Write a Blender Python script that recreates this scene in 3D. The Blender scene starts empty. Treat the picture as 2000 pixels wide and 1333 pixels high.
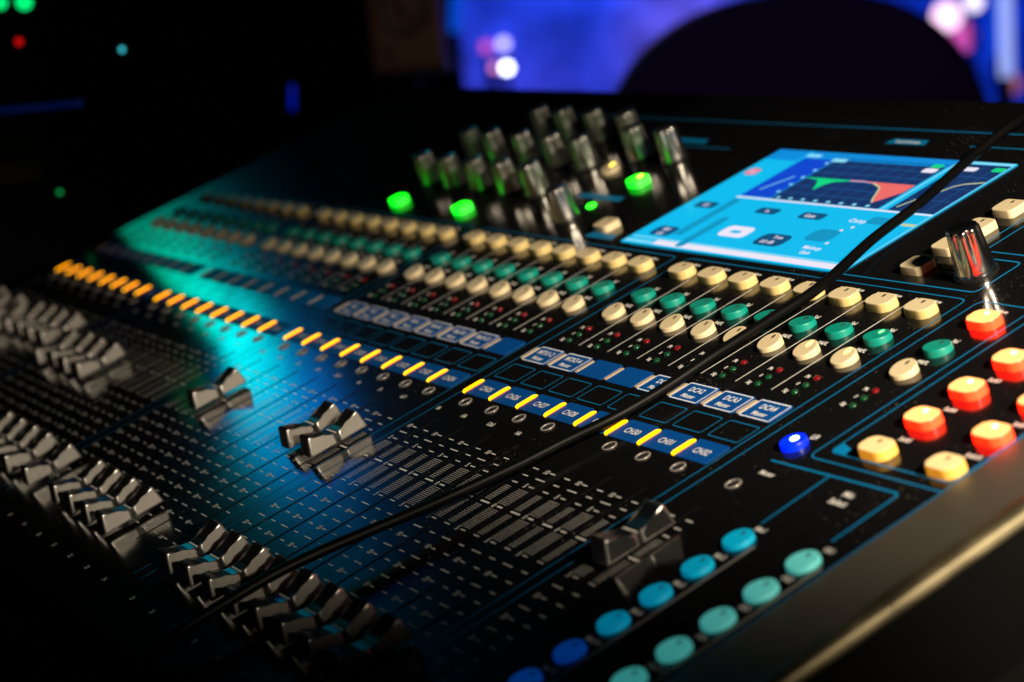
import bpy, bmesh, math, random
from mathutils import Matrix, Vector
random.seed(7)
S = bpy.context.scene
COL = S.collection
MM = 0.001

# ------------------------------------------------------------------ frame of the console, camera
TILT = math.radians(18.0)
FRONT, REAR, XL, XR = -145.0, 294.0, -566.0, 283.0        # console outline (mm, panel frame)
LIP = 38.0
DESK = 0.76
Z0 = DESK + (-FRONT * math.sin(TILT) + LIP * math.cos(TILT)) * MM
MC = Matrix.Translation((0, 0, Z0)) @ Matrix.Rotation(TILT, 4, 'X')   # panel frame -> world
RX = Vector((0.48690611, 0.79798408, -0.35516735))
RY = Vector((0.11773497, -0.46287334, -0.87857085))
RZ = Vector((-0.86548305, 0.38596590, -0.31932649))
CL = Vector((0.69278178, -0.26271494, 0.26773088))
FPX = 4047.44
cm = Matrix.Identity(4)
for i in range(3):
    cm[i][0], cm[i][1], cm[i][2], cm[i][3] = RX[i], -RY[i], -RZ[i], CL[i]
cam = bpy.data.cameras.new('camera')
cam.sensor_width = 36.0
cam.lens = FPX / 2000 * 36
cam.clip_start, cam.clip_end = 0.02, 60
cam.dof.use_dof = True
cam.dof.focus_distance = 0.742
cam.dof.aperture_fstop = 9.5
cam.dof.aperture_blades = 0
camo = bpy.data.objects.new('camera', cam); COL.objects.link(camo)
camo.matrix_world = MC @ cm
S.camera = camo
CW = camo.matrix_world.translation.copy()

def ray(u, v):
    "photo pixel -> world direction with unit depth"
    d = RX * ((u - 1000) / FPX) + RY * ((v - 666.5) / FPX) + RZ
    return MC.to_3x3() @ d
def at(u, v, depth):
    return CW + ray(u, v) * depth

# ------------------------------------------------------------------ world and lights
w = bpy.data.worlds.new('World'); S.world = w; w.use_nodes = True
w.node_tree.nodes['Background'].inputs[0].default_value = (0.25, 0.35, 0.8, 1)
w.node_tree.nodes['Background'].inputs[1].default_value = 0.0015
S.view_settings.view_transform = 'Standard'
S.view_settings.look = 'None'
S.view_settings.exposure = 0
S.view_settings.gamma = 1

def aim(o, tgt):
    o.rotation_euler = (Vector(tgt) - o.location).to_track_quat('-Z', 'Y').to_euler()
def lamp(name, kind, loc, tgt, col, power, size=0.1, spot=60, blend=1.0):
    d = bpy.data.lights.new(name, kind); d.color = col; d.energy = power
    if kind == 'AREA': d.shape = 'DISK'; d.size = size
    else: d.shadow_soft_size = size
    if kind == 'SPOT': d.spot_size = math.radians(spot); d.spot_blend = blend
    o = bpy.data.objects.new(name, d); COL.objects.link(o); o.location = loc
    aim(o, tgt); return o
def con(x, y, z):
    return MC @ Vector((x * MM, y * MM, z * MM))
# warm work light standing beyond the right end of the desk
lamp('work_light', 'SPOT', con(900, 150, 420), con(200, 158, 0), (1.0, 0.84, 0.63), 90, 0.05, 28, 0.75)
# unseen low lamp added off the right end to light the fader caps
lamp('fader_cap_fill', 'SPOT', con(760, -120, 235), con(-310, -52, 0), (1.0, 0.86, 0.66), 26, 0.02, 14.5, 0.9)
# the stage wash that mirrors in the glossy panel at its far end
def mirror(u, v, dist):
    d = RX * ((u - 1000) / FPX) + RY * ((v - 666.5) / FPX) + RZ
    s = -CL.z / d.z
    p = CL + d * s
    r = Vector((d.x, d.y, -d.z)).normalized()
    return MC @ (p + r * dist), MC @ p
for nm, u, v, col, pw, sz in (('stage_wash_green', 335, 585, (0.0, 1.0, 0.50), 0.38, 0.26),
                              ('stage_wash_cyan', 445, 690, (0.0, 0.80, 0.75), 1.15, 0.24),
                              ('stage_wash_blue', 565, 810, (0.0, 0.22, 1.0), 0.6, 0.28)):
    L, T = mirror(u, v, 4.2)
    lamp(nm, 'AREA', L, T, col, pw, sz)

# ------------------------------------------------------------------ materials
def mat(name, col, rough=0.5, metal=0.0, emit=None, es=1.0, spec=0.5, coat=0.0):
    m = bpy.data.materials.new(name); m.use_nodes = True
    b = m.node_tree.nodes['Principled BSDF']
    b.inputs['Base Color'].default_value = (*col, 1)
    b.inputs['Roughness'].default_value = rough
    b.inputs['Metallic'].default_value = metal
    b.inputs['Specular IOR Level'].default_value = spec
    b.inputs['Coat Weight'].default_value = coat
    if emit:
        b.inputs['Emission Color'].default_value = (*emit, 1)
        b.inputs['Emission Strength'].default_value = es
    return m
def nd(m, t, **kw):
    n = m.node_tree.nodes.new(t)
    for k, v in kw.items(): setattr(n, k, v)
    return n
def wear(m, scale, lo, hi, dust=None, dscale=900, dthr=0.70):
    "uneven gloss, optional dust specks"
    nt = m.node_tree; b = nt.nodes['Principled BSDF']
    tc = nd(m, 'ShaderNodeTexCoord'); nz = nd(m, 'ShaderNodeTexNoise')
    nz.inputs['Scale'].default_value = scale; nz.inputs['Detail'].default_value = 6
    nt.links.new(tc.outputs['Object'], nz.inputs['Vector'])
    mr = nd(m, 'ShaderNodeMapRange')
    mr.inputs['From Min'].default_value = 0.3; mr.inputs['From Max'].default_value = 0.7
    mr.inputs['To Min'].default_value = lo; mr.inputs['To Max'].default_value = hi
    nt.links.new(nz.outputs['Fac'], mr.inputs['Value'])
    nt.links.new(mr.outputs['Result'], b.inputs['Roughness'])
    if dust:
        vz = nd(m, 'ShaderNodeTexNoise'); vz.inputs['Scale'].default_value = dscale; vz.inputs['Detail'].default_value = 3
        nt.links.new(tc.outputs['Object'], vz.inputs['Vector'])
        n2 = nd(m, 'ShaderNodeTexNoise'); n2.inputs['Scale'].default_value = 22
        nt.links.new(tc.outputs['Object'], n2.inputs['Vector'])
        ad = nd(m, 'ShaderNodeMath', operation='ADD'); ml = nd(m, 'ShaderNodeMath', operation='MULTIPLY')
        ml.inputs[1].default_value = 0.35
        nt.links.new(n2.outputs['Fac'], ml.inputs[0]); nt.links.new(vz.outputs['Fac'], ad.inputs[0]); nt.links.new(ml.outputs[0], ad.inputs[1])
        r2 = nd(m, 'ShaderNodeMapRange')
        r2.inputs['From Min'].default_value = dthr + 0.17; r2.inputs['From Max'].default_value = dthr + 0.22
        nt.links.new(ad.outputs[0], r2.inputs['Value'])
        mx = nd(m, 'ShaderNodeMix', data_type='RGBA')
        mx.inputs['A'].default_value = b.inputs['Base Color'].default_value
        mx.inputs['B'].default_value = (*dust, 1)
        nt.links.new(r2.outputs['Result'], mx.inputs['Factor'])
        nt.links.new(mx.outputs['Result'], b.inputs['Base Color'])
    return m
M = {}
M['panel'] = wear(mat('panel_black', (0.0055, 0.0055, 0.006), 0.25), 45, 0.125, 0.145, (0.16, 0.14, 0.12))
M['chassis'] = mat('chassis_black', (0.003, 0.003, 0.003), 0.5, spec=0.2)
M['trim'] = wear(mat('trim_warm_grey', (0.055, 0.049, 0.038), 0.5), 30, 0.38, 0.6)
M['rim'] = wear(mat('rim_highlight', (0.27, 0.23, 0.14), 0.4, 0.9), 60, 0.25, 0.55)  # gold metal stands in for the highlight along the rounded edge
M['cream'] = wear(mat('cream_plastic', (0.66, 0.55, 0.34), 0.45), 260, 0.4, 0.6)
M['cream_side'] = wear(mat('cream_plastic_side', (0.66, 0.50, 0.20), 0.5), 260, 0.42, 0.6)
M['teal'] = mat('teal_plastic', (0.0, 0.25, 0.195), 0.42)
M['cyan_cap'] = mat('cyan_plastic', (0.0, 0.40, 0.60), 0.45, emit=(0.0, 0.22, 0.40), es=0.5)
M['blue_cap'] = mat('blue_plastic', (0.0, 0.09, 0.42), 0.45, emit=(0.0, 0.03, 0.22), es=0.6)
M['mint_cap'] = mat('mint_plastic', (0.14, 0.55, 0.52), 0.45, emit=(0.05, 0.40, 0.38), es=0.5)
M['blue_lit'] = mat('blue_lit_cap', (0.0, 0.02, 0.5), 0.3, emit=(0.0, 0.015, 1.0), es=1.1)
M['hole'] = mat('led_window_dark', (0.02, 0.015, 0.008), 0.3)
M['red_top'] = mat('red_lit_top', (0.8, 0.4, 0.2), 0.4, emit=(1.0, 0.40, 0.08), es=1.3)
M['red_side'] = mat('red_lit_side', (0.8, 0.1, 0.03), 0.4, emit=(1.0, 0.005, 0.0008), es=7.0)
M['amber_top'] = mat('amber_added_glow_top', (0.7, 0.55, 0.3), 0.45, emit=(1.0, 0.50, 0.14), es=0.42)  # unlit soft keys: warm light on them put in as amber emission
M['amber_side'] = mat('amber_added_glow_side', (0.7, 0.45, 0.1), 0.5, emit=(1.0, 0.36, 0.01), es=0.6)
M['green_lit'] = mat('green_lit_cap', (0.1, 0.5, 0.1), 0.4, emit=(0.0, 1.0, 0.002), es=5.0)
M['green_side'] = mat('green_lit_side', (0.1, 0.5, 0.1), 0.4, emit=(0.0, 0.60, 0.01), es=3.0)
M['led_white'] = mat('led_white', (1, 1, 1), 0.3, emit=(1.0, 0.97, 0.85), es=6)
M['led_yellow'] = mat('led_yellow', (1, 0.8, 0.2), 0.3, emit=(1.0, 0.72, 0.08), es=5)
M['led_green'] = mat('led_green', (0.2, 1, 0.2), 0.3, emit=(0.10, 1.0, 0.12), es=5)
M['led_blue'] = mat('led_blue', (0.7, 0.9, 1), 0.3, emit=(0.55, 0.85, 1.0), es=8)
M['strip'] = mat('strip_amber', (0.5, 0.3, 0.0), 0.8, emit=(1.0, 0.60, 0.0), es=3.2, spec=0.1)
M['strip_off'] = mat('strip_unlit', (0.48, 0.38, 0.25), 0.4)
M['tile'] = mat('tile_blue', (0.0, 0.065, 0.30), 0.5, spec=0.25)
M['white'] = mat('print_white', (0.86, 0.85, 0.82), 0.6, spec=0.25)
M['grey_print'] = mat('print_grey', (0.22, 0.21, 0.19), 0.6)
M['cyan'] = mat('print_cyan', (0.0, 0.18, 0.42), 0.5, spec=0.25)
M['lens_red'] = mat('lens_red', (0.14, 0.005, 0.007), 0.12)
M['lens_green'] = mat('lens_green', (0.004, 0.05, 0.018), 0.12)
M['lens_clear'] = mat('lens_clear', (0.03, 0.028, 0.03), 0.06)
M['chrome'] = mat('chrome', (0.50, 0.48, 0.46), 0.2, 1.0)
M['bezel'] = mat('bezel_grey', (0.42, 0.38, 0.36), 0.3, 0.4)
M['chrome_soft'] = mat('chrome_worn', (0.45, 0.435, 0.41), 0.3, 1.0)
M['silver'] = wear(mat('fader_silver', (0.33, 0.31, 0.28), 0.4, 0.4), 700, 0.32, 0.5)
M['fader_top'] = mat('fader_painted_shade', (0.012, 0.012, 0.012), 0.28)  # shade on the cap tops and fronts put into the colour
M['fader_edge'] = mat('fader_edge_highlight', (0.8, 0.77, 0.73), 0.3, 0.9)  # bright bevel colour paints the highlight along the cap edges
M['black'] = mat('black_plastic', (0.008, 0.008, 0.009), 0.35)
M['cable'] = mat('cable_black', (0.002, 0.002, 0.002), 0.42, spec=0.09)
M['cloth'] = mat('dark_fabric', (0.20, 0.10, 0.34), 0.9)
M['drape'] = mat('black_drape', (0.004, 0.004, 0.005), 1.0, spec=0.0)
M['wall'] = mat('wall_paint', (0.6, 0.6, 0.62), 0.9)
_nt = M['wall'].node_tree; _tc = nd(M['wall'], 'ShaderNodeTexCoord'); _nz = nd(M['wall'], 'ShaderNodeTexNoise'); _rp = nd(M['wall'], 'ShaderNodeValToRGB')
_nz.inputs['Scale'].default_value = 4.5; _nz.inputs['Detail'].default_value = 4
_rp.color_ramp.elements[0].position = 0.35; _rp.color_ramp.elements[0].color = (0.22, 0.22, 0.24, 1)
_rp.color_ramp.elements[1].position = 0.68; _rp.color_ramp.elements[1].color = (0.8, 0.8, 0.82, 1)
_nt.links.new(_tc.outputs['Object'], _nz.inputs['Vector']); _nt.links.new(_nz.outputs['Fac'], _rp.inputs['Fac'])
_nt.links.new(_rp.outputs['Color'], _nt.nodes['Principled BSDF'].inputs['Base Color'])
M['floor'] = mat('floor_dark', (0.03, 0.025, 0.022), 0.6)
M['wood'] = mat('speaker_wood', (0.16, 0.10, 0.06), 0.5)
M['desk'] = mat('desk_black', (0.003, 0.003, 0.003), 0.8, spec=0.1)

# ------------------------------------------------------------------ mesh helpers (millimetres in, metres out)
def mesh(name, vs, fs, mats, fm=None, smooth=False):
    me = bpy.data.meshes.new(name)
    me.from_pydata([(x * MM, y * MM, z * MM) for x, y, z in vs], [], fs)
    for m in mats: me.materials.append(m)
    if fm: me.polygons.foreach_set('material_index', fm)
    if smooth: me.polygons.foreach_set('use_smooth', [True] * len(me.polygons))
    me.update(); return me
def put(name, me, parent=None, loc=(0, 0, 0), rz=0.0):
    o = bpy.data.objects.new(name, me); COL.objects.link(o)
    o.location = tuple(c * MM for c in loc); o.rotation_euler = (0, 0, rz)
    if parent: o.parent = parent
    return o
def tag(o, label, cat=None, group=None, kind=None):
    if label: o['label'] = label
    if cat: o['category'] = cat
    if group: o['group'] = group
    if kind: o['kind'] = kind
    return o
def boxv(x0, x1, y0, y1, z0, z1):
    v = [(x0, y0, z0), (x1, y0, z0), (x1, y1, z0), (x0, y1, z0), (x0, y0, z1), (x1, y0, z1), (x1, y1, z1), (x0, y1, z1)]
    f = [(0, 3, 2, 1), (4, 5, 6, 7), (0, 1, 5, 4), (1, 2, 6, 5), (2, 3, 7, 6), (3, 0, 4, 7)]
    return v, f
def rrect(w, d, r, n=4):
    p = []
    for cx, cy, a0 in ((w / 2 - r, d / 2 - r, 0), (-w / 2 + r, d / 2 - r, 90), (-w / 2 + r, -d / 2 + r, 180), (w / 2 - r, -d / 2 + r, 270)):
        for k in range(n + 1):
            a = math.radians(a0 + 90 * k / n); p.append((cx + r * math.cos(a), cy + r * math.sin(a)))
    return p
def disc(r, n=28): return [(r * math.cos(2 * math.pi * k / n), r * math.sin(2 * math.pi * k / n)) for k in range(n)]
def loft(outline, levels, slope=0.0):
    "stack scaled copies of an outline: levels = [(z, scale)], cap on top; returns verts, faces, index of top face"
    n = len(outline); v = []; f = []
    for z, s in levels:
        v += [(x * s, y * s, z + (slope * y if z > 0.01 else 0)) for x, y in outline]
    for l in range(len(levels) - 1):
        for k in range(n):
            a, b = l * n + k, l * n + (k + 1) % n
            f.append((a, b, b + n, a + n))
    f.append(tuple(range((len(levels) - 1) * n, len(levels) * n)))
    return v, f
def cap_mesh(name, outline, h, side, top, slope=0.0, dish=False):
    lv = [(0, 1.0), (h * 0.82, 0.975), (h * 0.95, 0.955), (h, 0.915)]
    v, f = loft(outline, lv, slope)
    n = len(outline)
    fm = [0] * n + [0] * n + [1] * n + [1]
    me = mesh(name, v, f, [side, top], fm)
    me.polygons.foreach_set('use_smooth', [True] * (3 * n) + [False])
    return me
def revolve(prof, n=32, flutes=0, depth=0.0, fz=(0, 1)):
    v = []; f = []
    for r, z in prof:
        for k in range(n):
            a = 2 * math.pi * k / n
            rr = r
            if flutes and fz[0] < z < fz[1]:
                rr = r - depth * (0.5 + 0.5 * math.cos(flutes * a)) ** 1.6
            v.append((rr * math.cos(a), rr * math.sin(a), z))
    for l in range(len(prof) - 1):
        for k in range(n):
            a, b = l * n + k, l * n + (k + 1) % n
            f.append((a, b, b + n, a + n))
    f.append(tuple(range((len(prof) - 1) * n, len(prof) * n)))
    return v, f
def tube(pts, r, n=12):
    pts = [Vector(p) for p in pts]; v = []; f = []
    up = Vector((0.13, 0.2, 1)).normalized()
    for i, p in enumerate(pts):
        t = (pts[min(i + 1, len(pts) - 1)] - pts[max(i - 1, 0)]).normalized()
        x = t.cross(up).normalized(); y = x.cross(t)
        v += [tuple(p + (x * math.cos(2 * math.pi * k / n) + y * math.sin(2 * math.pi * k / n)) * r) for k in range(n)]
    for i in range(len(pts) - 1):
        for k in range(n):
            a, b = i * n + k, i * n + (k + 1) % n
            f.append((a, b, b + n, a + n))
    f.append(tuple(range(n))[::-1]); f.append(tuple(range((len(pts) - 1) * n, len(pts) * n)))
    return v, f
def spline(p, n=10):
    out = []
    q = [p[0]] + list(p) + [p[-1]]
    for i in range(1, len(q) - 2):
        for k in range(n):
            t = k / n
            out.append(tuple(0.5 * (2 * q[i][j] + (q[i + 1][j] - q[i - 1][j]) * t + (2 * q[i - 1][j] - 5 * q[i][j] + 4 * q[i + 1][j] - q[i + 2][j]) * t * t
                       + (3 * q[i][j] - q[i - 1][j] - 3 * q[i + 1][j] + q[i + 2][j]) * t ** 3) for j in range(3)))
    out.append(tuple(p[-1])); return out

class Flat:
    "collects flat print: quads, ribbons and lettering lying on a surface"
    def __init__(s): s.v = []; s.f = []
    def poly(s, pts, z):
        b = len(s.v); s.v += [(x, y, z) for x, y in pts]; s.f.append(tuple(range(b, b + len(pts))))
    def rect(s, x0, x1, y0, y1, z): s.poly([(x0, y0), (x1, y0), (x1, y1), (x0, y1)], z)
    def line(s, pts, w, z):
        n = len(pts); L = []; Rr = []
        for i in range(n):
            a = Vector(pts[max(i - 1, 0)]); b = Vector(pts[min(i + 1, n - 1)]); d = (b - a).normalized()
            nx, ny = -d.y, d.x
            L.append((pts[i][0] + nx * w / 2, pts[i][1] + ny * w / 2)); Rr.append((pts[i][0] - nx * w / 2, pts[i][1] - ny * w / 2))
        for i in range(n - 1): s.poly([L[i], Rr[i], Rr[i + 1], L[i + 1]], z)
    def text(s, txt, x, y, size, z, sx=0.9, ang=0.0):
        vs, fs, wd = glyphs(txt); b = len(s.v)
        ca, sa = math.cos(ang), math.sin(ang)
        for px, py in vs:
            gx, gy = (px - wd / 2) * size * sx, (py - 0.35) * size
            s.v.append((x + gx * ca - gy * sa, y + gx * sa + gy * ca, z))
        s.f += [tuple(i + b for i in f) for f in fs]
    def build(s, name, m, parent): return tag(put(name, mesh(name, s.v, s.f, [m]), parent), None, kind='stuff')
_g = {}
def glyphs(t):
    if t not in _g:
        c = bpy.data.curves.new('t', 'FONT'); c.body = t; c.size = 1.0; c.resolution_u = 3; c.offset = 0.014
        o = bpy.data.objects.new('t', c); COL.objects.link(o)
        me = o.to_mesh()
        vs = [(v.co.x, v.co.y) for v in me.vertices]; fs = [tuple(p.vertices) for p in me.polygons]
        xs = [v[0] for v in vs] or [0]
        m0 = min(xs); vs = [(x - m0, y) for x, y in vs]
        _g[t] = (vs, fs, max(xs) - m0)
        o.to_mesh_clear(); bpy.data.objects.remove(o); bpy.data.curves.remove(c)
    return _g[t]
def corner(pts, r, n=5):
    "polyline with rounded inner corners"
    out = [pts[0]]
    for i in range(1, len(pts) - 1):
        p, a, b = Vector(pts[i]), Vector(pts[i - 1]), Vector(pts[i + 1])
        d1, d2 = (a - p).normalized(), (b - p).normalized()
        s, e = p + d1 * r, p + d2 * r
        for k in range(n + 1):
            t = k / n; out.append(tuple((s * (1 - t) ** 2 + p * 2 * t * (1 - t) + e * t * t)))
    out.append(pts[-1]); return out

# ------------------------------------------------------------------ the setting
PITCH, GAP = 20.9, 10.26
def ch(i): return (i - 25) * PITCH + GAP * ((i - 1) // 8 - 3)
MASTER = 177.0

v, f = boxv(-6000, 6000, -3000, 9000, -50, 0)
tag(put('floor', mesh('floor', v, f, [M['floor']])), 'dark floor lost in shadow under the desk', kind='structure')
v, f = boxv(XL - 14, XR + 160, FRONT - 120, REAR + 150, 720, 760)
desk = bpy.data.objects.new('desk', None); COL.objects.link(desk)
tag(desk, 'black desk carrying the mixing console', 'desk')
put('desk_top', mesh('desk_top', v, f, [M['desk']]), desk)
lv, lf = boxv(-30, 30, -30, 30, 0, 719)
lm = mesh('leg', lv, lf, [M['desk']])
for x in (XL + 60, XR + 100):
    for y in (FRONT - 60, REAR + 90): put('leg', lm, desk, (x, y, 0))

# ------------------------------------------------------------------ mixing console
con_e = bpy.data.objects.new('mixing_console', None); COL.objects.link(con_e)
con_e.matrix_world = MC
tag(con_e, 'black digital mixing console with lit keys, amber channel strips, faders and a blue touch screen', 'mixing console')

# chassis wedge, standing level on the desk
zr = -((REAR - FRONT) * math.tan(TILT)) - LIP
pv = [(FRONT, -6.0), (REAR, -6.0), (REAR, zr), (FRONT, -LIP)]
v = [(x, y, z) for x in (XL, 250.0) for y, z in pv]
f = [(0, 1, 2, 3), (7, 6, 5, 4)] + [(k, k + 4, (k + 1) % 4 + 4, (k + 1) % 4) for k in range(4)]
put('chassis', mesh('chassis', v, f, [M['chassis']]), con_e)
# face panel with real fader slots
SL0, SL1, SW = -107.0, 6.2, 0.75
xs = sorted([ch(i) for i in range(1, 33)] + [MASTER])
v = []; f = []
def quad(x0, x1, y0, y1):
    b = len(v); v.extend([(x0, y0, 0), (x1, y0, 0), (x1, y1, 0), (x0, y1, 0)]); f.append((b, b + 1, b + 2, b + 3))
quad(XL, 250.5, SL1, REAR); quad(XL, 250.5, FRONT, SL0)
prev = XL
for x in xs + [None]:
    x1 = 250.5 if x is None else x - SW
    quad(prev, x1, SL0, SL1)
    if x is not None:
        b = len(v)
        ring = [(x - SW, SL0), (x + SW, SL0), (x + SW, SL1), (x - SW, SL1)]
        v.extend([(a, c, 0) for a, c in ring] + [(a, c, -5.5) for a, c in ring])
        for k in range(4): f.append((b + k, b + (k + 1) % 4, b + (k + 1) % 4 + 4, b + k + 4))
        f.append((b + 4, b + 5, b + 6, b + 7))
        prev = x + SW
b = len(v)
v.extend([(XL, FRONT, 0), (250.5, FRONT, 0), (250.5, REAR, 0), (XL, REAR, 0), (XL, FRONT, -6), (250.5, FRONT, -6), (250.5, REAR, -6), (XL, REAR, -6)])
for k in range(4): f.append((b + k, b + (k + 1) % 4, b + (k + 1) % 4 + 4, b + k + 4))
put('face_panel', mesh('face_panel', v, f, [M['panel']]), con_e)
# right-hand end cheek with a rounded edge
prof = [(250.9, -5), (250.9, 0.2), (276, 0.6)] + [(279 + 4 * math.sin(a), -3.2 + 4 * math.cos(a)) for a in [math.radians(t) for t in range(0, 91, 15)]] + [(283, -LIP + 1)]
v = [(x, y, z) for y in (FRONT, REAR) for x, z in prof]
n = len(prof)
f = [(k, k + 1, k + 1 + n, k + n) for k in range(n - 1)] + [tuple(range(n))[::-1], tuple(range(n, 2 * n))]
put('end_cheek', mesh('end_cheek', v, f, [M['trim'], M['chassis'], M['rim']], [0, 0] + [2] * (n - 4) + [1, 1, 1]), con_e)

# ---- printed legend
W, G_, CY = Flat(), Flat(), Flat()
ZP = 0.06
geq = '31 40 50 63 80 100 125 160 200 250 315 400 500 630 800 1k 1k25 1k6 2k 2k5 3k15 4k 5k 6k3 8k 10k 12k5 16k'.split()
marks = [('10', -2.7, 0), (None, -7.3, 1), ('5', -11.8, 0), ('0', -25.1, 2), ('5', -40.3, 0), (None, -46.4, 1), ('10', -52.5, 0),
         (None, -58.8, 1), ('20', -64.6, 0), (None, -70.9, 1), ('30', -76.8, 0), (None, -83.0, 1), ('40', -89.0, 0), (None, -94.5, 1), ('oo', -100.3, 0)]
def scale(x):
    for t, y, k in marks:
        wl = 0.22 if k != 2 else 0.36
        if t:
            W.text(t, x - 8.6, y, 3.2, ZP, 0.85); W.rect(x - 6.5, x - 3.2, y - wl, y + wl, ZP)
        else: W.rect(x - 9.1, x - 3.1, y - wl, y + wl, ZP)
        W.rect(x + 2.9, x + (8.8 if k == 2 else 6.5), y - wl, y + wl, ZP)
    for ya, yb in ((-14.6, -23.2), (-27.2, -38.6)):
        nr = int(round((ya - yb) / 0.95))
        for r in range(nr + 1):
            y = ya + (yb - ya) * r / nr
            for c in range(6):
                xx = x - 9.1 + c * 1.15; W.rect(xx, xx + 0.55, y - 0.15, y + 0.15, ZP)
            for c in range(4):
                xx = x + 2.9 + c * 1.05; W.rect(xx, xx + 0.5, y - 0.15, y + 0.15, ZP)
for i in range(1, 33):
    x = ch(i)
    scale(x)
    W.text(str(i), x, -128.3, 2.9, ZP)
    if i <= 28: W.text(geq[i - 1], x - 9.0, 11.2, 3.1, ZP, 0.85)
    for t, dx, y, s in (('Mute', -0.6, 135.4, 2.5), ('Sel', -0.6, 114.2, 3.0), ('PAFL', -0.4, 99.4, 3.0), ('Sig', -5.4, 69.5, 2.7), ('0', -4.9, 74.5, 2.5), ('Pk', -5.2, 79.4, 2.7)):
        W.text(t, x + dx, y, s, ZP, 0.88)
    if i % 8: W.rect(x + 9.0 - 0.22, x + 9.0 + 0.22, 68.0, 136.0, ZP)
    # outlined empty middle box
    CY.line(corner([(x, 47.6), (x + 7.9, 47.6), (x + 7.9, 37.5), (x - 8.9, 37.5), (x - 8.9, 47.6), (x, 47.6)], 1.2), 0.4, ZP)
scale(MASTER)
for t, dx, y, s in (('Mute', 1.5, 135.4, 2.5), ('Sel', 0.6, 114.2, 3.0), ('PAFL', 0.6, 99.4, 3.0), ('Sig', -5.4, 69.5, 2.7), ('0', -4.9, 74.5, 2.5), ('Pk', -5.2, 79.4, 2.7), ('LR', 3.6, 50.0, 3.6), ('Master', 6.5, 27.6, 3.0)):
    W.text(t, MASTER + dx, y, s, ZP, 0.88)
W.text('Mix', 222.5, 28.6, 3.6, ZP); W.text('Select', 222.5, 24.2, 3.6, ZP)
for k, t in enumerate(('Mix1', 'Mix2', 'Mix3', 'Mix4', 'Mix5-6', 'Mix7-8')): W.text(t, 210.5, 3.6 - 15.6 * k, 2.9, ZP)
for k, t in enumerate(('FX1', 'FX2', 'FX3', 'FX4', 'Grp1-2')): W.text(t, 242.0, 4.2 - 15.6 * k, 2.9, ZP)
for k, t in enumerate(('Soft1', 'Soft2', 'Soft3', 'Soft4', 'Soft5')): W.text(t, 213.5, 135.2 - 19 * k, 2.8, ZP)
for k, t in enumerate(('Soft6', 'Soft7', 'Soft8', 'Soft9', 'Soft10')): W.text(t, 243.8, 135.2 - 19 * k, 2.8, ZP)
W.text('Setup', 120.5, 160.8, 2.7, ZP)
for k in range(8):
    a = k * math.pi / 4
    W.line([(128.2 + 1.3 * math.cos(a), 161 + 1.3 * math.sin(a)), (128.2 + 2.2 * math.cos(a), 161 + 2.2 * math.sin(a))], 0.3, ZP)
W.poly([(128.2 + x, 161 + y) for x, y in disc(0.95, 12)], ZP)
W.rect(124.6, 134.5, 155.0, 155.5, ZP)
for x, y0, y1 in ((216.8, -3.7, -95), (247.4, -3.3, -64)): G_.rect(x - 0.55, x + 0.55, y1, y0, ZP)
# cyan outlines
for b in range(4):
    x0, x1 = ch(8 * b + 1) - 12.6, ch(8 * b + 8) + 10.3
    CY.line(corner([(x0, -120), (x0, 139.4), (x1, 139.4), (x1, -120)], 3.5), 0.55, ZP)
CY.line(corner([(162.6, -120), (162.6, 139.6), (188.6, 139.6), (188.6, 40.3), (250.0, 40.6)], 3.5), 0.55, ZP)
CY.line(corner([(193.2, 139.6), (193.6, 45.0), (249.2, 45.2), (249.6, 150)], 3.0), 0.55, ZP)
CY.poly([(194.0, 45.4), (200.6, 45.4), (200.0, 48.6), (194.0, 50.6)], ZP)
CY.line(corner([(177.2, 34.0), (238.0, 35.0), (238.6, 8.0)], 2.5), 0.8, ZP)
CY.line([(206.4, 34.2), (207.6, 6.0)], 0.7, ZP)
CY.line(corner([(-64, 144.0), (-64, 143.4), (155.4, 144.4), (155.4, 167.2), (141.0, 167.2)], 3.0)[2:], 0.7, ZP)
CY.line([(135.0, 172.0), (246.0, 172.0)], 0.7, ZP)
CY.line([(125.8, 178.6), (125.8, 232.0)], 0.7, ZP); CY.line([(131.2, 174.6), (131.2, 232.0)], 0.7, ZP)
CY.line([(123.8, 153.9), (134.5, 153.9)], 0.6, ZP); CY.line([(124.2, 157.4), (131.0, 157.4)], 0.6, ZP)
CY.line([(-330, 264.2), (100, 264.2)], 0.8, ZP); CY.line([(40, 251.6), (240, 251.6)], 0.7, ZP)
CY.line([(-152, 236), (-110, 236)], 0.7, ZP)
CY.line([(250.2, 288), (250.2, -140)], 0.5, ZP)
for x, y, ww in ((0, 252.6, 26), (-150, 242, 28), (-142, 180, 40), (-92, 147, 24)):
    CY.poly([(x - ww / 2, y - 2.4), (x + ww / 2, y - 2.4), (x + ww / 2 - 2, y + 2.4), (x - ww / 2 + 2, y + 2.4)], ZP)
W.text('Touch-Screen', 0, 252.6, 3.2, ZP + 0.05)
W.build('white_lettering', M['white'], con_e)
G_.build('group_bars', M['grey_print'], con_e)
CY.build('cyan_outlines', M['cyan'], con_e)

# ---- label tiles, channel lamps
tile_m = mesh('label_tile', *loft(rrect(17.8, 11.4, 1.3, 3), [(0, 1), (0.2, 1), (0.26, 0.99)]), [M['tile']])
strip_o = rrect(2.8, 10.0, 1.35, 5)
strip_m = mesh('channel_lamp', *loft(strip_o, [(0, 1), (0.35, 1), (0.6, 0.9)]), [M['strip']])
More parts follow.
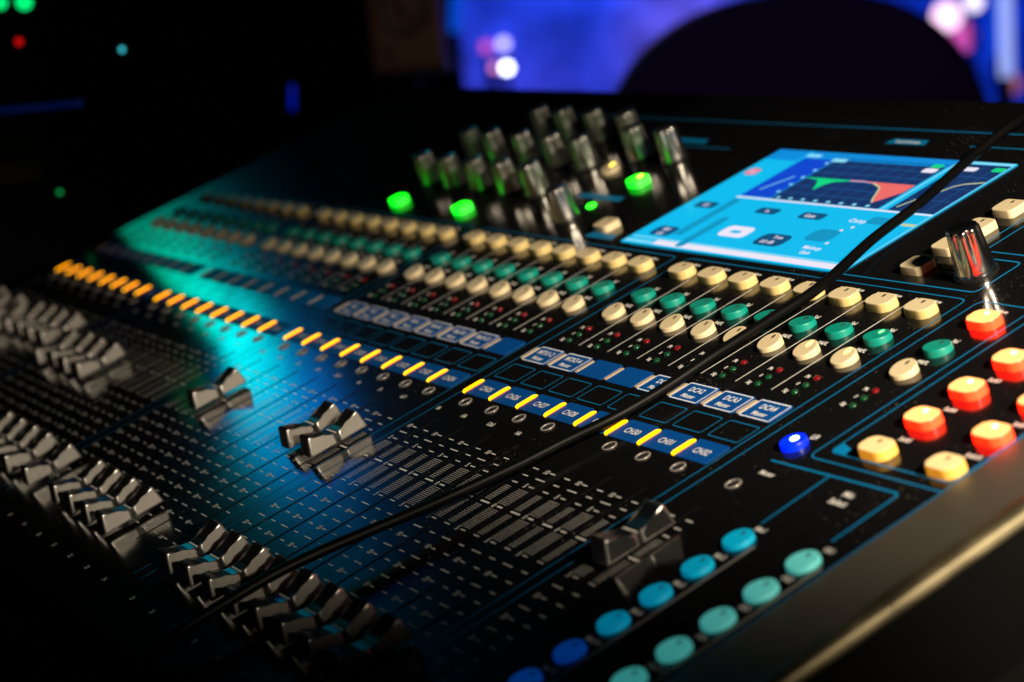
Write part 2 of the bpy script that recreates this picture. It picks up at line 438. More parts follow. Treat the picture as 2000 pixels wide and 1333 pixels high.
# amber lamp: hotter yellow in the middle, orange at its rim
nt = M['strip'].node_tree; bs = nt.nodes['Principled BSDF']
tc = nd(M['strip'], 'ShaderNodeTexCoord'); sx = nd(M['strip'], 'ShaderNodeSeparateXYZ'); ab = nd(M['strip'], 'ShaderNodeMath', operation='ABSOLUTE')
mr = nd(M['strip'], 'ShaderNodeMapRange'); mxr = nd(M['strip'], 'ShaderNodeMix', data_type='RGBA')
nt.links.new(tc.outputs['Object'], sx.inputs[0]); nt.links.new(sx.outputs['X'], ab.inputs[0]); nt.links.new(ab.outputs[0], mr.inputs['Value'])
mr.inputs['From Min'].default_value = 0.0007; mr.inputs['From Max'].default_value = 0.0015
mxr.inputs['A'].default_value = (1.0, 0.52, 0.0, 1); mxr.inputs['B'].default_value = (1.0, 0.06, 0.0, 1)
nt.links.new(mr.outputs['Result'], mxr.inputs['Factor']); nt.links.new(mxr.outputs['Result'], bs.inputs['Emission Color'])
off_m = mesh('channel_lamp_off', *loft(rrect(2.2, 9.0, 0.8, 3), [(0, 1), (0.3, 1), (0.45, 0.92)]), [M['strip_off']])
upper = {17: 'Mix1', 18: 'Mix2', 19: 'Mix3', 20: 'Mix4', 21: 'Mix5-6', 22: 'Mix7-8', 23: 'Mix9-10', 25: 'MTX1-2', 26: 'MTX3-4',
         29: 'DCA1', 30: 'DCA2', 31: 'DCA3', 32: 'DCA4'}
for i in range(1, 33):
    x = ch(i)
    t = put('label_tile', tile_m, con_e, (x - 0.2, 28.9, 0.02))
    F = Flat(); F.text('CH%d' % i, 0.4, -0.2, 4.2, 0.32, 0.86); F.build('tile_lettering', M['white'], t)
    put('channel_lamp', strip_m, con_e, (x - 10.1, 28.4, 0.06))
    t = put('label_tile', tile_m, con_e, (x - 0.4, 56.4, 0.02))
    if i in upper:
        F = Flat(); F.line(corner([(0, 5.0), (8.0, 5.0), (8.0, -5.2), (-8.2, -5.2), (-8.2, 5.0), (0, 5.0)], 0.6, 2), 0.5, 0.32)
        if i in upper:
            F.text(upper[i], 0, 1.7, 3.9, 0.32, 0.84); F.text('Master', 0, -2.4, 3.3, 0.32, 0.84)
        F.build('tile_lettering', M['white'], t)
    put('channel_lamp', off_m, con_e, (x - 10.3, 56.0, 0.06))

# ---- indicator rings and meter lamps
def torus(R, r, n=20, k=8, sz=1.0):
    v = []; f = []
    for i in range(n):
        a = 2 * math.pi * i / n
        for j in range(k):
            b = 2 * math.pi * j / k
            v.append(((R + r * math.cos(b)) * math.cos(a), (R + r * math.cos(b)) * math.sin(a), r * sz + r * sz * math.sin(b)))
    for i in range(n):
        for j in range(k):
            f.append((i * k + j, ((i + 1) % n) * k + j, ((i + 1) % n) * k + (j + 1) % k, i * k + (j + 1) % k))
    return v, f
ring_m = mesh('ring_bezel', *torus(2.55, 0.36, sz=0.7), [M['bezel']], smooth=True)
dome = lambda r, h: revolve([(r, 0), (r * 0.97, h * 0.3), (r * 0.8, h * 0.65), (r * 0.45, h * 0.93), (r * 0.1, h)], 16)
lens_m = mesh('lens', *dome(2.2, 0.5), [M['lens_clear']], smooth=True)
led_r = mesh('meter_lamp_red', *dome(1.45, 0.9), [M['lens_red']], smooth=True)
led_g = mesh('meter_lamp_green', *dome(1.45, 0.9), [M['lens_green']], smooth=True)
for x in [ch(i) for i in range(1, 33)] + [MASTER]:
    r = put('indicator_ring', ring_m, con_e, (x, 18.5, 0)); put('lens', lens_m, r)
    for y, m in ((69.4, led_g), (74.3, led_g), (79.3, led_r)): put('meter_lamp', m, con_e, (x - 0.6 if x != MASTER else x - 0.8, y, 0))

# ---- keys
mute_o = [(6.3, -2.1), (6.3, 2.1), (4.0, 4.4), (-4.0, 4.4), (-6.3, 2.1), (-6.3, -2.1), (-4.0, -4.4), (4.0, -4.4)]
def soften(p, k=0.25):
    out = []
    for i in range(len(p)):
        a, b, c = Vector(p[i - 1]), Vector(p[i]), Vector(p[(i + 1) % len(p)])
        out += [tuple(b + (a - b) * k), tuple(b * 0.5 + (b + (a - b) * k) * 0.25 + (b + (c - b) * k) * 0.25), tuple(b + (c - b) * k)]
    return out
mo = soften(mute_o)
mute_m = cap_mesh('mute_key', mo, 3.4, M['cream_side'], M['cream'])
red_m = cap_mesh('mute_key_lit', mo, 3.4, M['red_side'], M['red_top'])
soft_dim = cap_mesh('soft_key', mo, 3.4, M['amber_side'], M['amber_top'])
sq_m = cap_mesh('function_key', rrect(11.5, 9.6, 2.2), 3.2, M['cream'], M['cream'])
sel_m = cap_mesh('select_key', disc(5.0), 2.4, M['teal'], M['teal'], -0.10)
pafl_m = cap_mesh('listen_key', disc(4.9), 2.4, M['cream'], M['cream'], 0.16)
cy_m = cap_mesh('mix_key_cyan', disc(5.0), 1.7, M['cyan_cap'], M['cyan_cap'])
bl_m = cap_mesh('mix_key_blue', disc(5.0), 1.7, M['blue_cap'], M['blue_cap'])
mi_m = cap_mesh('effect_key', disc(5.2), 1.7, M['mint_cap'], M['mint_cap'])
lr_m = cap_mesh('main_mix_key', disc(4.6), 2.2, M['blue_lit'], M['blue_lit'])
gr_m = cap_mesh('green_key', soften(rrect(11, 9, 2.5, 2), 0.2), 3.2, M['green_side'], M['green_lit'])
slot_o = [(x * 0.55, y * 1.1) for x, y in disc(1.0, 14)]
def win(m, s=1.0): return mesh('lamp_window', *loft([(x * s, y * s) for x, y in slot_o], [(0, 1), (0.12, 0.95)]), [m])
win_off = win(M['hole']); win_y = win(M['led_yellow'], 1.7); win_g = win(M['led_green'], 1.2)
spot_w = mesh('lamp_window', *loft(disc(0.75, 14), [(0, 1), (0.12, 0.9)]), [M['led_white']])
spot_b = mesh('lamp_window', *loft(disc(1.5, 14), [(0, 1), (0.12, 0.9)]), [M['led_blue']])
def key(name, me, x, y, h, wm, dy=2.4, slope=0.0, z=0.0):
    o = put(name, me, con_e, (x, y, z))
    l = put('lamp_window', wm, o, (0, dy, h + slope * dy + 0.01)); l.rotation_euler = (math.atan(slope), 0, 0)
    return o
for i in range(1, 33):
    x = ch(i)
    key('mute_key', mute_m, x + 0.2, 127.2, 3.4, win_off, 2.0)
    key('select_key', sel_m, x, 107.0, 2.4, win_g if i == 32 else win_off, 2.2, -0.10)
    key('listen_key', pafl_m, x, 91.6, 2.4, win_y if i > 30 else win_off, 2.4, 0.16)
tag(key('mute_key', red_m, MASTER + 2.2, 126.4, 3.4, spot_w, 1.8), 'master mute key glowing red orange')
key('select_key', sel_m, MASTER, 107.0, 2.4, win_off, 2.2, -0.10)
key('listen_key', pafl_m, MASTER, 91.6, 2.4, win_off, 2.4, 0.16)
tag(key('main_mix_key', lr_m, MASTER + 0.6, 43.6, 2.2, spot_b, 0.8), 'round key glowing bright blue')
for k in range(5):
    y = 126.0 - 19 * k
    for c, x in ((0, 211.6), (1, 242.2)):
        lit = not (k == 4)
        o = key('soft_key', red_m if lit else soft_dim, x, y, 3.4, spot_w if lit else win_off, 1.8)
        tag(o, 'soft key glowing red orange' if lit else 'unlit soft key with an added amber glow')
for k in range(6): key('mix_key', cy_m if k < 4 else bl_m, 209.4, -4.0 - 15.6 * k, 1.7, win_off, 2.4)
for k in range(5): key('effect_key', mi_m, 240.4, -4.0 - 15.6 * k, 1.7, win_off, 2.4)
for k in range(4): key('function_key', sq_m, 115.2, 201.0 - 15.6 * k, 3.2, win_off, 2.4)
for x, y in ((-304, 151.5), (-232.5, 152), (-130.5, 195.5)):
    key('equaliser_key', gr_m, x, y, 3.2, win_y if x > -200 else win_off, 2.0)
key('equaliser_key', pafl_m, -170.0, 205.0, 2.4, win_y, 2.2, 0.16)
key('function_key', sq_m, -97.0, 154.0, 3.2, win_off, 2.4)
put('meter_lamp', mesh('meter_lamp_lit', *dome(2.4, 1.2), [M['green_lit']], smooth=True), con_e, (-137, 171, 0))

# ---- faders
def fader_mesh():
    halves = []
    for s in (-1, 1):
        pts = [(s * 0.9, 1.9), (s * 0.9, 6.3), (s * 3.0, 6.5), (s * 5.5, 7.15), (s * 8.0, 8.3), (s * 9.8, 9.4), (s * 10.7, 9.7), (s * 11.4, 9.3), (s * 13.2, 1.9)]
        if s < 0: pts = pts[::-1]
        halves.append(pts)
    bm = bmesh.new()
    def ext(pts, hw, mi, bev):
        a = [bm.verts.new((-hw, y, z)) for y, z in pts]; b = [bm.verts.new((hw, y, z)) for y, z in pts]
        n = len(pts); fs = [bm.faces.new(a), bm.faces.new(b[::-1])]
        for k in range(n): fs.append(bm.faces.new((a[k], b[k], b[(k + 1) % n], a[(k + 1) % n])))
        for q in fs: q.material_index = mi
        if bev:
            for q in fs[2:]: q.material_index = 2
        if bev:
            ed = set(e for q in fs[:2] for e in q.edges)
            r = bmesh.ops.bevel(bm, geom=list(ed), offset=0.7, segments=3, affect='EDGES', profile=0.5)
            for q in r['faces']: q.material_index = 3; q.smooth = True
    for p in halves: ext(p, 4.6, 0, True)
    ext([(-0.88, 2.1), (0.88, 2.1), (0.88, 6.0), (-0.88, 6.0)], 4.2, 1, False)
    ext([(-2.6, -4.0), (2.6, -4.0), (2.6, 2.0), (-2.6, 2.0)], 0.5, 1, False)
    bmesh.ops.recalc_face_normals(bm, faces=bm.faces)
    for vv in bm.verts: vv.co *= MM
    me = bpy.data.meshes.new('fader_cap'); bm.to_mesh(me); bm.free()
    me.materials.append(M['silver']); me.materials.append(M['black']); me.materials.append(M['fader_top']); me.materials.append(M['fader_edge']); return me
fad = fader_mesh()
line_m = mesh('index_line', *boxv(-4.0, 4.0, -0.35, 0.35, 6.0, 6.12), [M['white']])
pos = {24: -25.2, 23: -25.2, 18: -24.8, 12: -35, 11: -35.4, 10: -34.6, 9: -37, 8: -24.2, 7: -25, 6: -24.4, 5: -25.5, 4: -31, 3: -25, 2: -28, 1: -24}
for i in range(1, 33):
    o = put('fader_cap', fad, con_e, (ch(i), pos.get(i, -100.3), 0)); put('index_line', line_m, o)
fm = fad.copy(); fm.materials[2] = M['chrome_soft']; fm.materials[0] = M['fader_top']
o = put('fader_cap', fm, con_e, (MASTER, -20, 0)); tag(o, 'chrome topped master fader cap'); put('index_line', line_m, o)

# ---- rotary knobs
def knob(name, rb, rt, h, nf, m, n=72):
    pr = [(rb, 1.2), (rb, 2.0), (rb * 0.985, 3.0)]
    for k in range(8):
        t = k / 7; pr.append((rb * 0.97 + (rt - rb * 0.97) * t, 3.4 + (h - 4.4) * t))
    pr += [(rt * 0.97, h - 0.5), (rt * 0.88, h), (rt * 0.78, h - 0.1), (rt * 0.6, h - 0.55), (rt * 0.3, h - 0.85), (0.05, h - 0.9)]
    v, f = [], []
    for r, z in pr:
        for k in range(n):
            a = 2 * math.pi * k / n; rr = r
            if 4.0 < z < h - 0.4:
                dep = min(1, (z - 3.6) / (h * 0.55)) * 0.16
                rr = r * (1 - dep * (0.5 + 0.5 * math.cos(nf * a)) ** 1.5)
            v.append((rr * math.cos(a), rr * math.sin(a), z))
    for l in range(len(pr) - 1):
        for k in range(n):
            a, b = l * n + k, l * n + (k + 1) % n
            f.append((a, b, b + n, a + n))
    f.append(tuple(range((len(pr) - 1) * n, len(pr) * n)))
    return mesh(name, v, f, [m], smooth=True)
kn = knob('rotary_knob', 6.5, 5.6, 17, 9, M['chrome_soft'])
kb = knob('rotary_knob_large', 7.3, 6.0, 18.5, 8, M['chrome'], 96)
sk = mesh('skirt', *revolve([(7.0, 0), (7.0, 0.8), (6.3, 1.2)], 28), [M['black']])
skb = mesh('skirt_large', *revolve([(8.0, 0), (8.0, 0.9), (7.0, 1.3)], 32), [M['black']])
spots = [(x, 176) for x in (-309, -281, -251, -221.5, -193)] + [(x, 207) for x in (-309, -284, -252, -221.5, -193)] + \
        [(x, 236.5) for x in (-280, -254.5, -224, -193)] + [(-164, 221), (-135, 221), (-136, 156)]
for k, (x, y) in enumerate(spots):
    o = put('rotary_knob', kn, con_e, (x, y, 0), rz=random.uniform(0, 3)); put('knob_skirt', sk, o)
o = put('rotary_knob', kb, con_e, (144.0, 156.0, 0), rz=0.35); put('knob_skirt', skb, o)
tag(o, 'large fluted chrome knob beside the touch screen')

# ---- touch screen
def em(name, c, s=1.0): return mat('screen_' + name, (0.01, 0.01, 0.012), 0.12, emit=c, es=s)
SC = {k: em(k, c) for k, c in dict(cyan=(0.0, 0.50, 0.86), mid=(0.0, 0.26, 0.72), blue=(0.0, 0.06, 0.62), navy=(0.002, 0.028, 0.125), grid=(0.01, 0.10, 0.30),
      white=(0.85, 0.80, 0.92), line=(0.25, 0.75, 0.95), green=(0.0, 0.68, 0.22), red=(0.85, 0.15, 0.14), pink=(0.8, 0.45, 0.6), dark=(0.0, 0.08, 0.2), yellow=(0.55, 0.62, 0.35), olive=(0.1, 0.35, 0.3), deep=(0.0, 0.30, 0.55)).items()}
scr = put('touch_screen', mesh('touch_screen', *boxv(-72, 81.8, 144.6, 238, 0.02, 0.5), [SC['cyan']]), con_e)
UI = {k: Flat() for k in SC}
z1, z2, z3 = 0.53, 0.56, 0.59
def ur(k, x0, x1, y0, y1, z=z1): UI[k].rect(x0, x1, y0, y1, z)
ur('mid', -72, -48, 228, 238); ur('blue', -46, -24.5, 193.5, 231); ur('mid', -46, 49, 231, 238); ur('navy', -24, 47.5, 193.2, 233.5)
ur('navy', 53.5, 81.2, 193.2, 235.5); ur('line', 49.2, 50.2, 193, 236); ur('line', 54, 81.6, 235.8, 237.6); ur('deep', -46, -40, 155, 190)
for k in range(1, 8): ur('grid', -24 + 9 * k - 0.2, -24 + 9 * k + 0.2, 194, 233, z2)
for k in range(1, 6): ur('grid', -24, 47.5, 193.2 + 6.6 * k - 0.2, 193.2 + 6.6 * k + 0.2, z2)
for k in range(1, 4):
    ur('grid', 53.5 + 7 * k - 0.2, 53.5 + 7 * k + 0.2, 194, 235, z2); ur('grid', 53.5, 81.2, 193.2 + 10.5 * k - 0.2, 193.2 + 10.5 * k + 0.2, z2)
ur('white', -47, 81.6, 191.6, 192.8); ur('line', 81.2, 81.7, 150, 236, z2); ur('white', -49, 81.0, 145.4, 149.4); ur('line', -71, -50, 145.6, 147.5); ur('line', -70, 80, 149.9, 150.7)
UI['green'].poly([(-25, 214.2), (-14, 212.4), (-10.5, 208.5), (-7, 203.6), (-5.5, 208.6), (-2.5, 211.8), (6, 213.6), (6, 214.4)], z3)
UI['pink'].line([(6, 214.1), (15, 214.3), (24, 213.6)], 0.9, z3)
UI['red'].poly([(15, 214.4), (24, 213.2), (30, 210.2), (33, 206), (36, 201), (39, 197.6), (46.8, 208.0), (46.8, 214.6)], z3)
UI['yellow'].line([(22, 213.4), (29.5, 210.3), (32.6, 206), (35.8, 201), (38.8, 197.6)], 0.8, z3 + .03)
UI['yellow'].line([(56, 196), (60, 204), (65.5, 211), (68, 216), (72, 218.6), (81, 221)], 0.9, z3)
for k, x, y, a, b in (('red', -64.7, 215.3, 4.2, 3.0), ('green', 41.7, 231.8, 3.4, 1.6), ('white', 41.5, 227.6, 4.2, 1.9), ('green', 77.6, 231.8, 3.4, 1.7), ('white', 61.9, 231, 4.2, 1.7), ('line', -21, 231, 5, 1.5), ('line', -42, 233.8, 5, 1.3), ('yellow', 77.5, 183.2, 4.2, 1.0),
      ('pink', -64.7, 215.3, 2.4, 1.6), ('deep', 42, 168.5, 8.0, 5.0), ('dark', -57, 182.4, 7.5, 2.8), ('dark', -55, 157, 8, 4.2), ('dark', -12, 182.6, 7.5, 2.6), ('dark', 18.7, 182.4, 8, 2.8), ('dark', 18.7, 160.6, 9.5, 5.0), ('white', -10, 163.5, 9.5, 4.6), ('deep', 62, 184, 9, 3), ('deep', -30, 160, 3, 14)):
    UI[k].poly([(x + p, y + q) for p, q in rrect(2 * a, 2 * b, min(a, b) * 0.7, 3)], z3 if k != 'pink' else z3 + .03)
UI['cyan'].poly([(-10 + p, 163.3 + q) for p, q in rrect(7, 2.4, 1, 3)], z3 + .03)
for t, x, y, s in (('0.0', -57, 182.4, 3.4), ('48V', -55, 158.6, 3.4), ('Off', -55, 154.6, 3.2), ('In', -12, 182.6, 3.2), ('Gate', 17.5, 182.4, 3.6), ('0.0 dB', 17.5, 158.8, 3.4), ('Trim', 20, 163, 3.2), ('Comp', 48, 182.5, 4.0), ('Makeup', 47.7, 158.6, 3.6), ('Gain', 47.7, 154.6, 3.4)):
    UI['white'].text(t, x, y, s, z3 + .06, 1.0)
for k in range(8): ur('line', -21 + 8.5 * k, -18.8 + 8.5 * k, 194, 195.6, z3)
for k in range(5): ur('line', -27, -25, 199 + 7 * k, 200.6 + 7 * k, z3)
UI['line'].line([(-40, 200), (-32, 214)], 0.9, z3)
for x, y in ((47.4, 173.9), (51, 163.3), (50.7, 177.2)): UI['white'].poly([(x + p, y + q) for p, q in disc(0.9, 10)], z3)
for k, Fl in UI.items():
    if Fl.f: Fl.build('screen_graphics', SC[k], scr)

# ------------------------------------------------------------------ cables lying across the console
def cable(name, plan, r, m, label):
    e = put(name, mesh(name, *tube(spline(plan, 12), r, 16), [m], smooth=True))
    e.matrix_world = MC
    tag(e, label, 'cable'); return e
base = [(42, 281), (50, 244), (63, 203), (70, 170), (82, 134), (84, 107), (85, 81), (87, 56), (86, 34), (81, 14), (77, -6), (68, -35), (51, -79)]
H = [9, 7, 5.5, 5.2, 6.4, 6.6, 6.4, 5, 4.5, 4.5, 4.8, 6.5, 8.5]
cam_mm = CL * 1000
path = []
for (x, y), h in zip(base, H):
    t = h / cam_mm.z
    path.append((x + (cam_mm.x - x) * t, y + (cam_mm.y - y) * t, h))
x, y, h = path[-1]
path = [(path[0][0] - 14, REAR + 40, 2), ] + path + [(x - 4, -112, 8), (x - 8, -140, 4.5), (x - 10, FRONT - 8, -8), (x - 12, FRONT - 16, -30)]
path[0] = (path[1][0] - 10, REAR + 14, 4)
path = [(path[0][0] - 4, REAR + 24, -30)] + path
cable('audio_cable', path, 2.0, M['cable'], 'thick glossy black cable running over the touch screen and channel keys')
# ------------------------------------------------------------------ the dark stage behind
VR = Vector((ray(1001, 300) - ray(1000, 300))); VR.z = 0; VR.normalize()         # picture right, level
VF = Vector((VR.y * -1, VR.x, 0)); VF.normalize()
if VF.dot(ray(1000, 666)) < 0: VF = -VF
def frame(loc, flip=False):
    "matrix: x picture-right, y away from the camera, z up"
    m = Matrix.Identity(4)
    for i in range(3): m[i][0], m[i][1], m[i][2], m[i][3] = VR[i], VF[i], (0, 0, 1)[i], loc[i]
    return m
def placed(o, loc): o.matrix_world = frame(loc); return o
def ground(p): return Vector((p.x, p.y, 0))
lamp('speaker_fill', 'POINT', at(1010, -120, 3.6), at(800, 60, 4.6), (1.0, 0.62, 0.45), 2.2, 0.05)  # unseen warm light added so the loudspeaker shows
lamp('chair_fill', 'SPOT', CW + Vector((0.3, -0.2, 1.3)), at(1560, 90, 2.7), (0.7, 0.5, 1.0), 7, 0.1, 16)  # unseen violet spot added to lift the chair back
# painted back wall
p = ground(at(1400, 60, 7.5))
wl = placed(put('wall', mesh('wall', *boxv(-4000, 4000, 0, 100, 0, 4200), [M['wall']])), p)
tag(wl, 'back wall washed in blue and violet stage light', kind='structure')
pw = at(1000, 20, 7.2)
lamp('wall_wash_blue', 'AREA', at(1060, -330, 6.4), at(1040, 40, 7.5), (0.0, 0.06, 1.0), 21, 0.5)
lamp('wall_wash_violet', 'SPOT', at(1520, -220, 6.2), at(1330, 70, 7.5), (0.55, 0.30, 1.0), 26, 0.1, 24)
lamp('wall_fill_rose', 'AREA', at(1010, 330, 7.0), at(1020, 150, 7.5), (1.0, 0.32, 0.35), 0.22, 0.25)  # unseen pink light added to tint the foot of the wall
lamp('wall_wash_right', 'AREA', at(1980, -200, 6.6), at(1960, 60, 7.5), (0.0, 0.05, 1.0), 7, 0.4)
# black side drape
n = 90; v = []; f = []
for k in range(n + 1):
    x = -3400 + 3400 * k / n
    y = 40 * math.sin(k * 0.9) + 14 * math.sin(k * 2.3)
    v += [(x, y, 0), (x, y, 4000), (x, y + 8, 4000), (x, y + 8, 0)]
for k in range(n):
    for j in range(4): f.append((4 * k + j, 4 * k + (j + 1) % 4, 4 * k + 4 + (j + 1) % 4, 4 * k + 4 + j))
f += [(0, 3, 2, 1), (4 * n, 4 * n + 1, 4 * n + 2, 4 * n + 3)]
dr = placed(put('stage_curtain', mesh('stage_curtain', v, f, [M['drape']])), ground(at(893, 60, 6.0)))
tag(dr, 'black stage curtain filling the dark left of the background', 'curtain')
# loudspeaker on its stand
p = at(803, 132, 4.6); hz = p.z
sp = bpy.data.objects.new('loudspeaker', None); COL.objects.link(sp); placed(sp, p)
tag(sp, 'small brown loudspeaker with round black cone in the dim background', 'loudspeaker')
put('cabinet', mesh('cabinet', *boxv(-78, 78, 0, 190, 0, 250), [M['wood']]), sp)
def facing(o): o.rotation_euler = (math.radians(90), 0, 0); return o
facing(put('woofer', mesh('woofer', *revolve([(58, 0), (58, 5), (50, 6), (26, -4), (14, 2), (1, 3)], 40), [M['black']], smooth=True), sp, (0, -0.5, 128)))
facing(put('port', mesh('port', *revolve([(12, 0), (12, 3), (9, 3.5), (1, 1)], 20), [M['black']]), sp, (-45, -0.5, 36)))
facing(put('tweeter', mesh('tweeter', *revolve([(22, 0), (22, 3), (12, 4), (8, 8), (1, 10)], 24), [M['black']], smooth=True), sp, (0, -0.5, 216)))
st = bpy.data.objects.new('speaker_stand', None); COL.objects.link(st); placed(st, ground(p))
tag(st, 'black pole stand holding the small brown loudspeaker', 'stand')
h = hz * 1000
put('top_plate', mesh('top_plate', *boxv(-85, 85, 0, 195, h - 14, h - 1), [M['black']]), st)
put('pole', mesh('pole', *tube([(0, 95, 12), (0, 95, h - 14)], 16), [M['black']]), st)
put('base_plate', mesh('base_plate', *boxv(-150, 150, -40, 240, 0, 12), [M['black']]), st)
# chair turned away, seen as a dark round hump
p = at(1562, 300, 2.7)
chr_ = bpy.data.objects.new('chair', None); COL.objects.link(chr_); placed(chr_, ground(p))
tag(chr_, 'dark violet padded chair with a rounded back standing behind the console', 'chair')
top = at(1562, -18, 2.7).z * 1000
bh = 560; hw = 262
out = []
for k in range(41):
    a = math.pi * k / 40
    out.append((hw * math.copysign(abs(math.cos(a)) ** 0.85, math.cos(a)), top - 250 + 250 * abs(math.sin(a)) ** 0.80))
out += [(-hw * 0.96, top - bh), (hw * 0.96, top - bh)]
cx = sum(a for a, _ in out) / len(out); cz = top - 260
v = []; f = []; no = len(out)
for yy, s in ((0, 0.90), (-14, 0.97), (30, 1.0), (62, 0.97), (80, 0.90)):
    v += [(x * s, yy if yy != 0 else -26, cz + (z - cz) * s) for x, z in out]
order = [0, 1, 2, 3, 4]
for l in range(4):
    for k in range(no):
        a, b = l * no + k, l * no + (k + 1) % no
        f.append((a, b, b + no, a + no))
f += [tuple(range(no))[::-1], tuple(range(4 * no, 5 * no))]
put('backrest', mesh('backrest', v, f, [M['cloth']], smooth=True), chr_)
sh = top - bh - 60
put('seat', mesh('seat', *loft(rrect(520, 500, 90), [(0, 0.96), (20, 1), (70, 1), (85, 0.94)]), [M['cloth']], smooth=False), chr_, (0, 300, sh - 85))
put('back_bar', mesh('back_bar', *boxv(-40, 40, 40, 60, sh - 90, top - bh + 60), [M['black']]), chr_)
put('column', mesh('column', *tube([(0, 300, 60), (0, 300, sh - 85)], 30), [M['black']]), chr_)
for k in range(5):
    a = 2 * math.pi * k / 5
    put('leg', mesh('leg', *tube([(0, 300, 75), (300 * math.cos(a), 300 + 300 * math.sin(a), 30)], 20), [M['black']]), chr_)

# stage lamps on poles: the blurred discs of light
def stage_lamp(u, v, depth, r, col, es, label, tilt=0):
    p = at(u, v, depth)
    e = bpy.data.objects.new('stage_lamp', None); COL.objects.link(e); placed(e, ground(p))
    tag(e, label, 'stage lamp', 'lamps glowing behind the console')
    z = p.z * 1000
    c = put('housing', mesh('housing', *revolve([(r * 0.7, -r * 2.4), (r * 1.05, -r * 1.6), (r * 1.15, 0), (r * 1.02, 0.4), (r * 1.0, -2)], 24), [M['black']], smooth=True), e, (0, 0, z)); facing(c)
    l = put('lens', mesh('lens', *revolve([(r, -1), (r * 0.7, r * 0.12), (r * 0.1, r * 0.16)], 24), [mat('lamp_glow', (0.1, 0.1, 0.1), 0.3, emit=col, es=es)], smooth=True), e, (0, 0, z)); facing(l)
    put('pole', mesh('pole', *tube([(0, r * 1.2, 15), (0, r * 1.2, z - r * 0.9)], 9), [M['black']]), e)
    put('base_plate', mesh('base_plate', *revolve([(110, 0), (110, 10), (100, 15)], 24), [M['black']]), e, (0, r * 1.2, 0))
for a in ((990, 133, 6.2, 14, (0.75, 0.78, 1.0), 9, 'bright blue-white lamp, lowest of the cluster near the curtain'),
          (983, 86, 6.3, 17, (0.40, 0.36, 1.0), 3.4, 'violet-white lamp above the brightest lamp near the curtain'),
          (950, 92, 6.4, 17, (0.75, 0.10, 0.55), 1.2, 'dim magenta lamp at the curtain edge'),
          (966, 132, 6.35, 12, (0.7, 0.2, 0.45), 2.4, 'small pink lamp just left of the brightest lamp'),
          (1850, 32, 6.0, 44, (1.0, 0.66, 0.95), 1.7, 'large pinkish white lamp above the right of the chair'),
          (1902, 4, 6.1, 28, (0.85, 0.75, 1.0), 1.8, 'pale violet lamp at the top edge of the picture'),
          (1878, 72, 6.2, 46, (0.75, 0.10, 0.55), 0.9, 'wide magenta lamp under the large pinkish white one'),
          (1972, 165, 6.3, 34, (0.55, 0.16, 0.30), 0.7, 'dull rose lamp low at the right edge')):
    stage_lamp(*a)
def light_tube(u0, v0, u1, v1, depth, r, col, es, label):
    a, b = at(u0, v0, depth), at(u1, v1, depth)
    g = ground((a + b) / 2)
    e = bpy.data.objects.new('light_tube', None); COL.objects.link(e); placed(e, g)
    tag(e, label, 'light tube')
    inv = frame(g).inverted()
    la, lb = inv @ a * 1000, inv @ b * 1000
    put('tube', mesh('tube', *tube([la, lb], r), [mat('tube_glow', (0.1, 0.1, 0.1), 0.4, emit=col, es=es)], smooth=True), e)
    lo = la if la.z < lb.z else lb
    put('pole', mesh('pole', *tube([(lo.x, lo.y, 10), (lo.x, lo.y, lo.z - 1)], r * 0.8), [M['black']]), e)
    put('base_plate', mesh('base_plate', *revolve([(90, 0), (90, 8), (80, 10)], 20), [M['black']]), e, (lo.x, lo.y, 0))
light_tube(1962, -60, 1966, 150, 6.0, 20, (0.35, 0.45, 1.0), 1.0, 'upright bluish white light tube at the right edge')
light_tube(1946, -60, 1948, 110, 6.2, 12, (0.0, 0.10, 1.0), 0.8, 'thin blue light tube beside the bluish white one')
light_tube(571, 168, 571, 214, 2.6, 1.8, (0.0, 0.02, 0.8), 0.7, 'short deep blue light tube in the dark on the left')
light_tube(893, -60, 889, 62, 5.6, 16, (0.0, 0.10, 0.9), 0.6, 'blue light tube along the curtain edge')
light_tube(842, 85, 842, 140, 5.2, 8, (0.02, 0.06, 0.6), 0.25, 'faint blue light tube right of the loudspeaker')

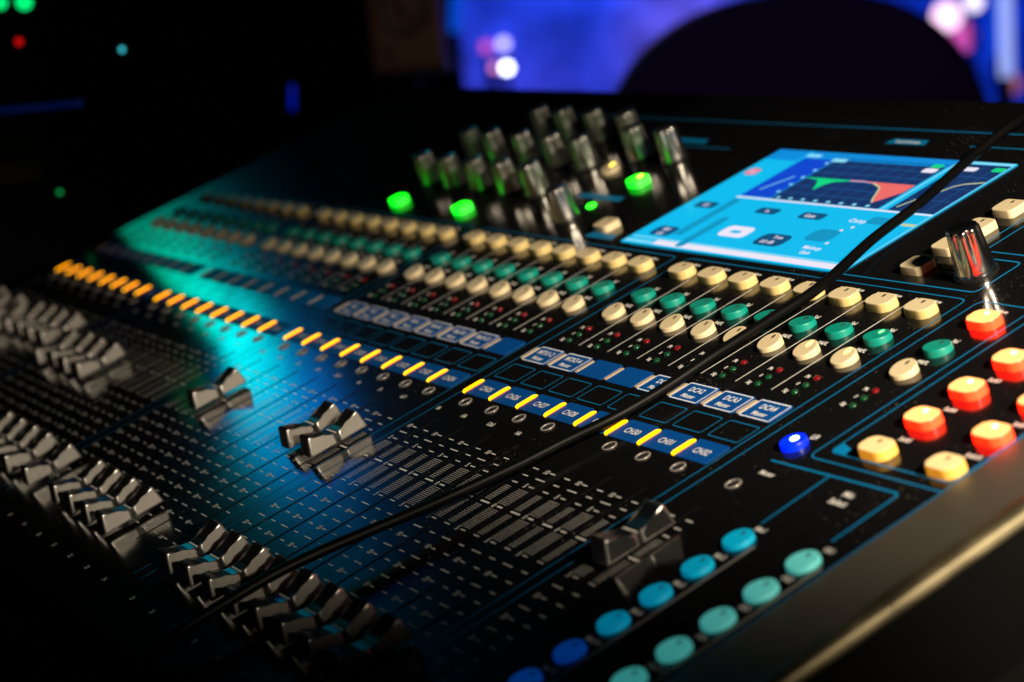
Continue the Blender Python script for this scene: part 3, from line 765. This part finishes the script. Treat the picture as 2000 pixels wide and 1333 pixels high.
# equipment rack with pilot lamps
p0 = at(110, 150, 1.36)
rk = bpy.data.objects.new('equipment_rack', None); COL.objects.link(rk); placed(rk, ground(p0))
tag(rk, 'dark equipment rack with green, red and cyan pilot lamps at the far left', 'rack')
H_ = at(110, -20, 1.36).z * 1000 + 20
put('cabinet', mesh('cabinet', *boxv(-480, -14, 0, 90, 0, H_), [M['drape']]), rk)
for k in range(7):
    put('front_plate', mesh('front_plate', *boxv(-470, -17, -4, -0.5, H_ - 40 - 88 * (k + 1) + 4, H_ - 40 - 88 * k), [M['chassis']]), rk)
inv = frame(ground(p0)).inverted()
for u, v_, r, c, es in ((0, 5, 5.0, (0.0, 1.0, 0.22), 0.9), (47, 4, 5.6, (0.0, 1.0, 0.22), 1.0), (37, 82, 2.6, (0.7, 0.005, 0.005), 0.8)):
    d = ray(u, v_); q0 = inv @ CW; dl = inv.to_3x3() @ d
    q = q0 + dl * ((-0.006 - q0.y) / dl.y)
    o = put('pilot_lamp', mesh('pilot_lamp', *dome(r, r * 0.5), [mat('pilot_glow', (0.05, 0.05, 0.05), 0.3, emit=c, es=es)], smooth=True), rk, tuple(q * 1000)); facing(o)
d = ray(70, 210); dl = inv.to_3x3() @ d; q = (q0 + dl * ((-0.006 - q0.y) / dl.y)) * 1000
put('reflection_strip', mesh('reflection_strip', *boxv(q.x - 40, q.x + 30, -9, -5, q.z - 2, q.z + 2), [mat('reflection_glow', (0.01, 0.01, 0.02), 0.4, emit=(0.0, 0.003, 0.03), es=1.0)]), rk)  # faint blue reflection built as a dim glowing strip

# thin arm on the rack carrying one tiny cyan lamp
d = ray(235, 98); dl = inv.to_3x3() @ d; q = (q0 + dl * ((-0.006 - q0.y) / dl.y)) * 1000
put('lamp_arm', mesh('lamp_arm', *tube([(-20, 3, q.z + 22), (q.x - 14, 3, q.z + 10), (q.x, 3, q.z)], 1.6), [M['drape']]), rk)
facing(put('pilot_lamp', mesh('pilot_lamp', *dome(1.6, 1.0), [mat('pilot_glow', (0.05, 0.05, 0.05), 0.3, emit=(0.05, 0.6, 0.7), es=1.6)], smooth=True), rk, (q.x, 0, q.z)))

# low amplifier box beside the desk, one dim green lamp
p = at(117, 376, 1.36)
ab_ = bpy.data.objects.new('amplifier', None); COL.objects.link(ab_); placed(ab_, ground(p))
tag(ab_, 'black amplifier box with one dim green lamp beside the console end', 'amplifier')
z = p.z * 1000
put('cabinet', mesh('cabinet', *boxv(-300, 7, 0, 120, 0, z + 8), [M['drape']]), ab_)
facing(put('pilot_lamp', mesh('pilot_lamp', *dome(1.6, 1.0), [mat('pilot_glow', (0.05, 0.05, 0.05), 0.3, emit=(0.0, 0.40, 0.08), es=0.9)], smooth=True), ab_, (0, -0.3, z)))
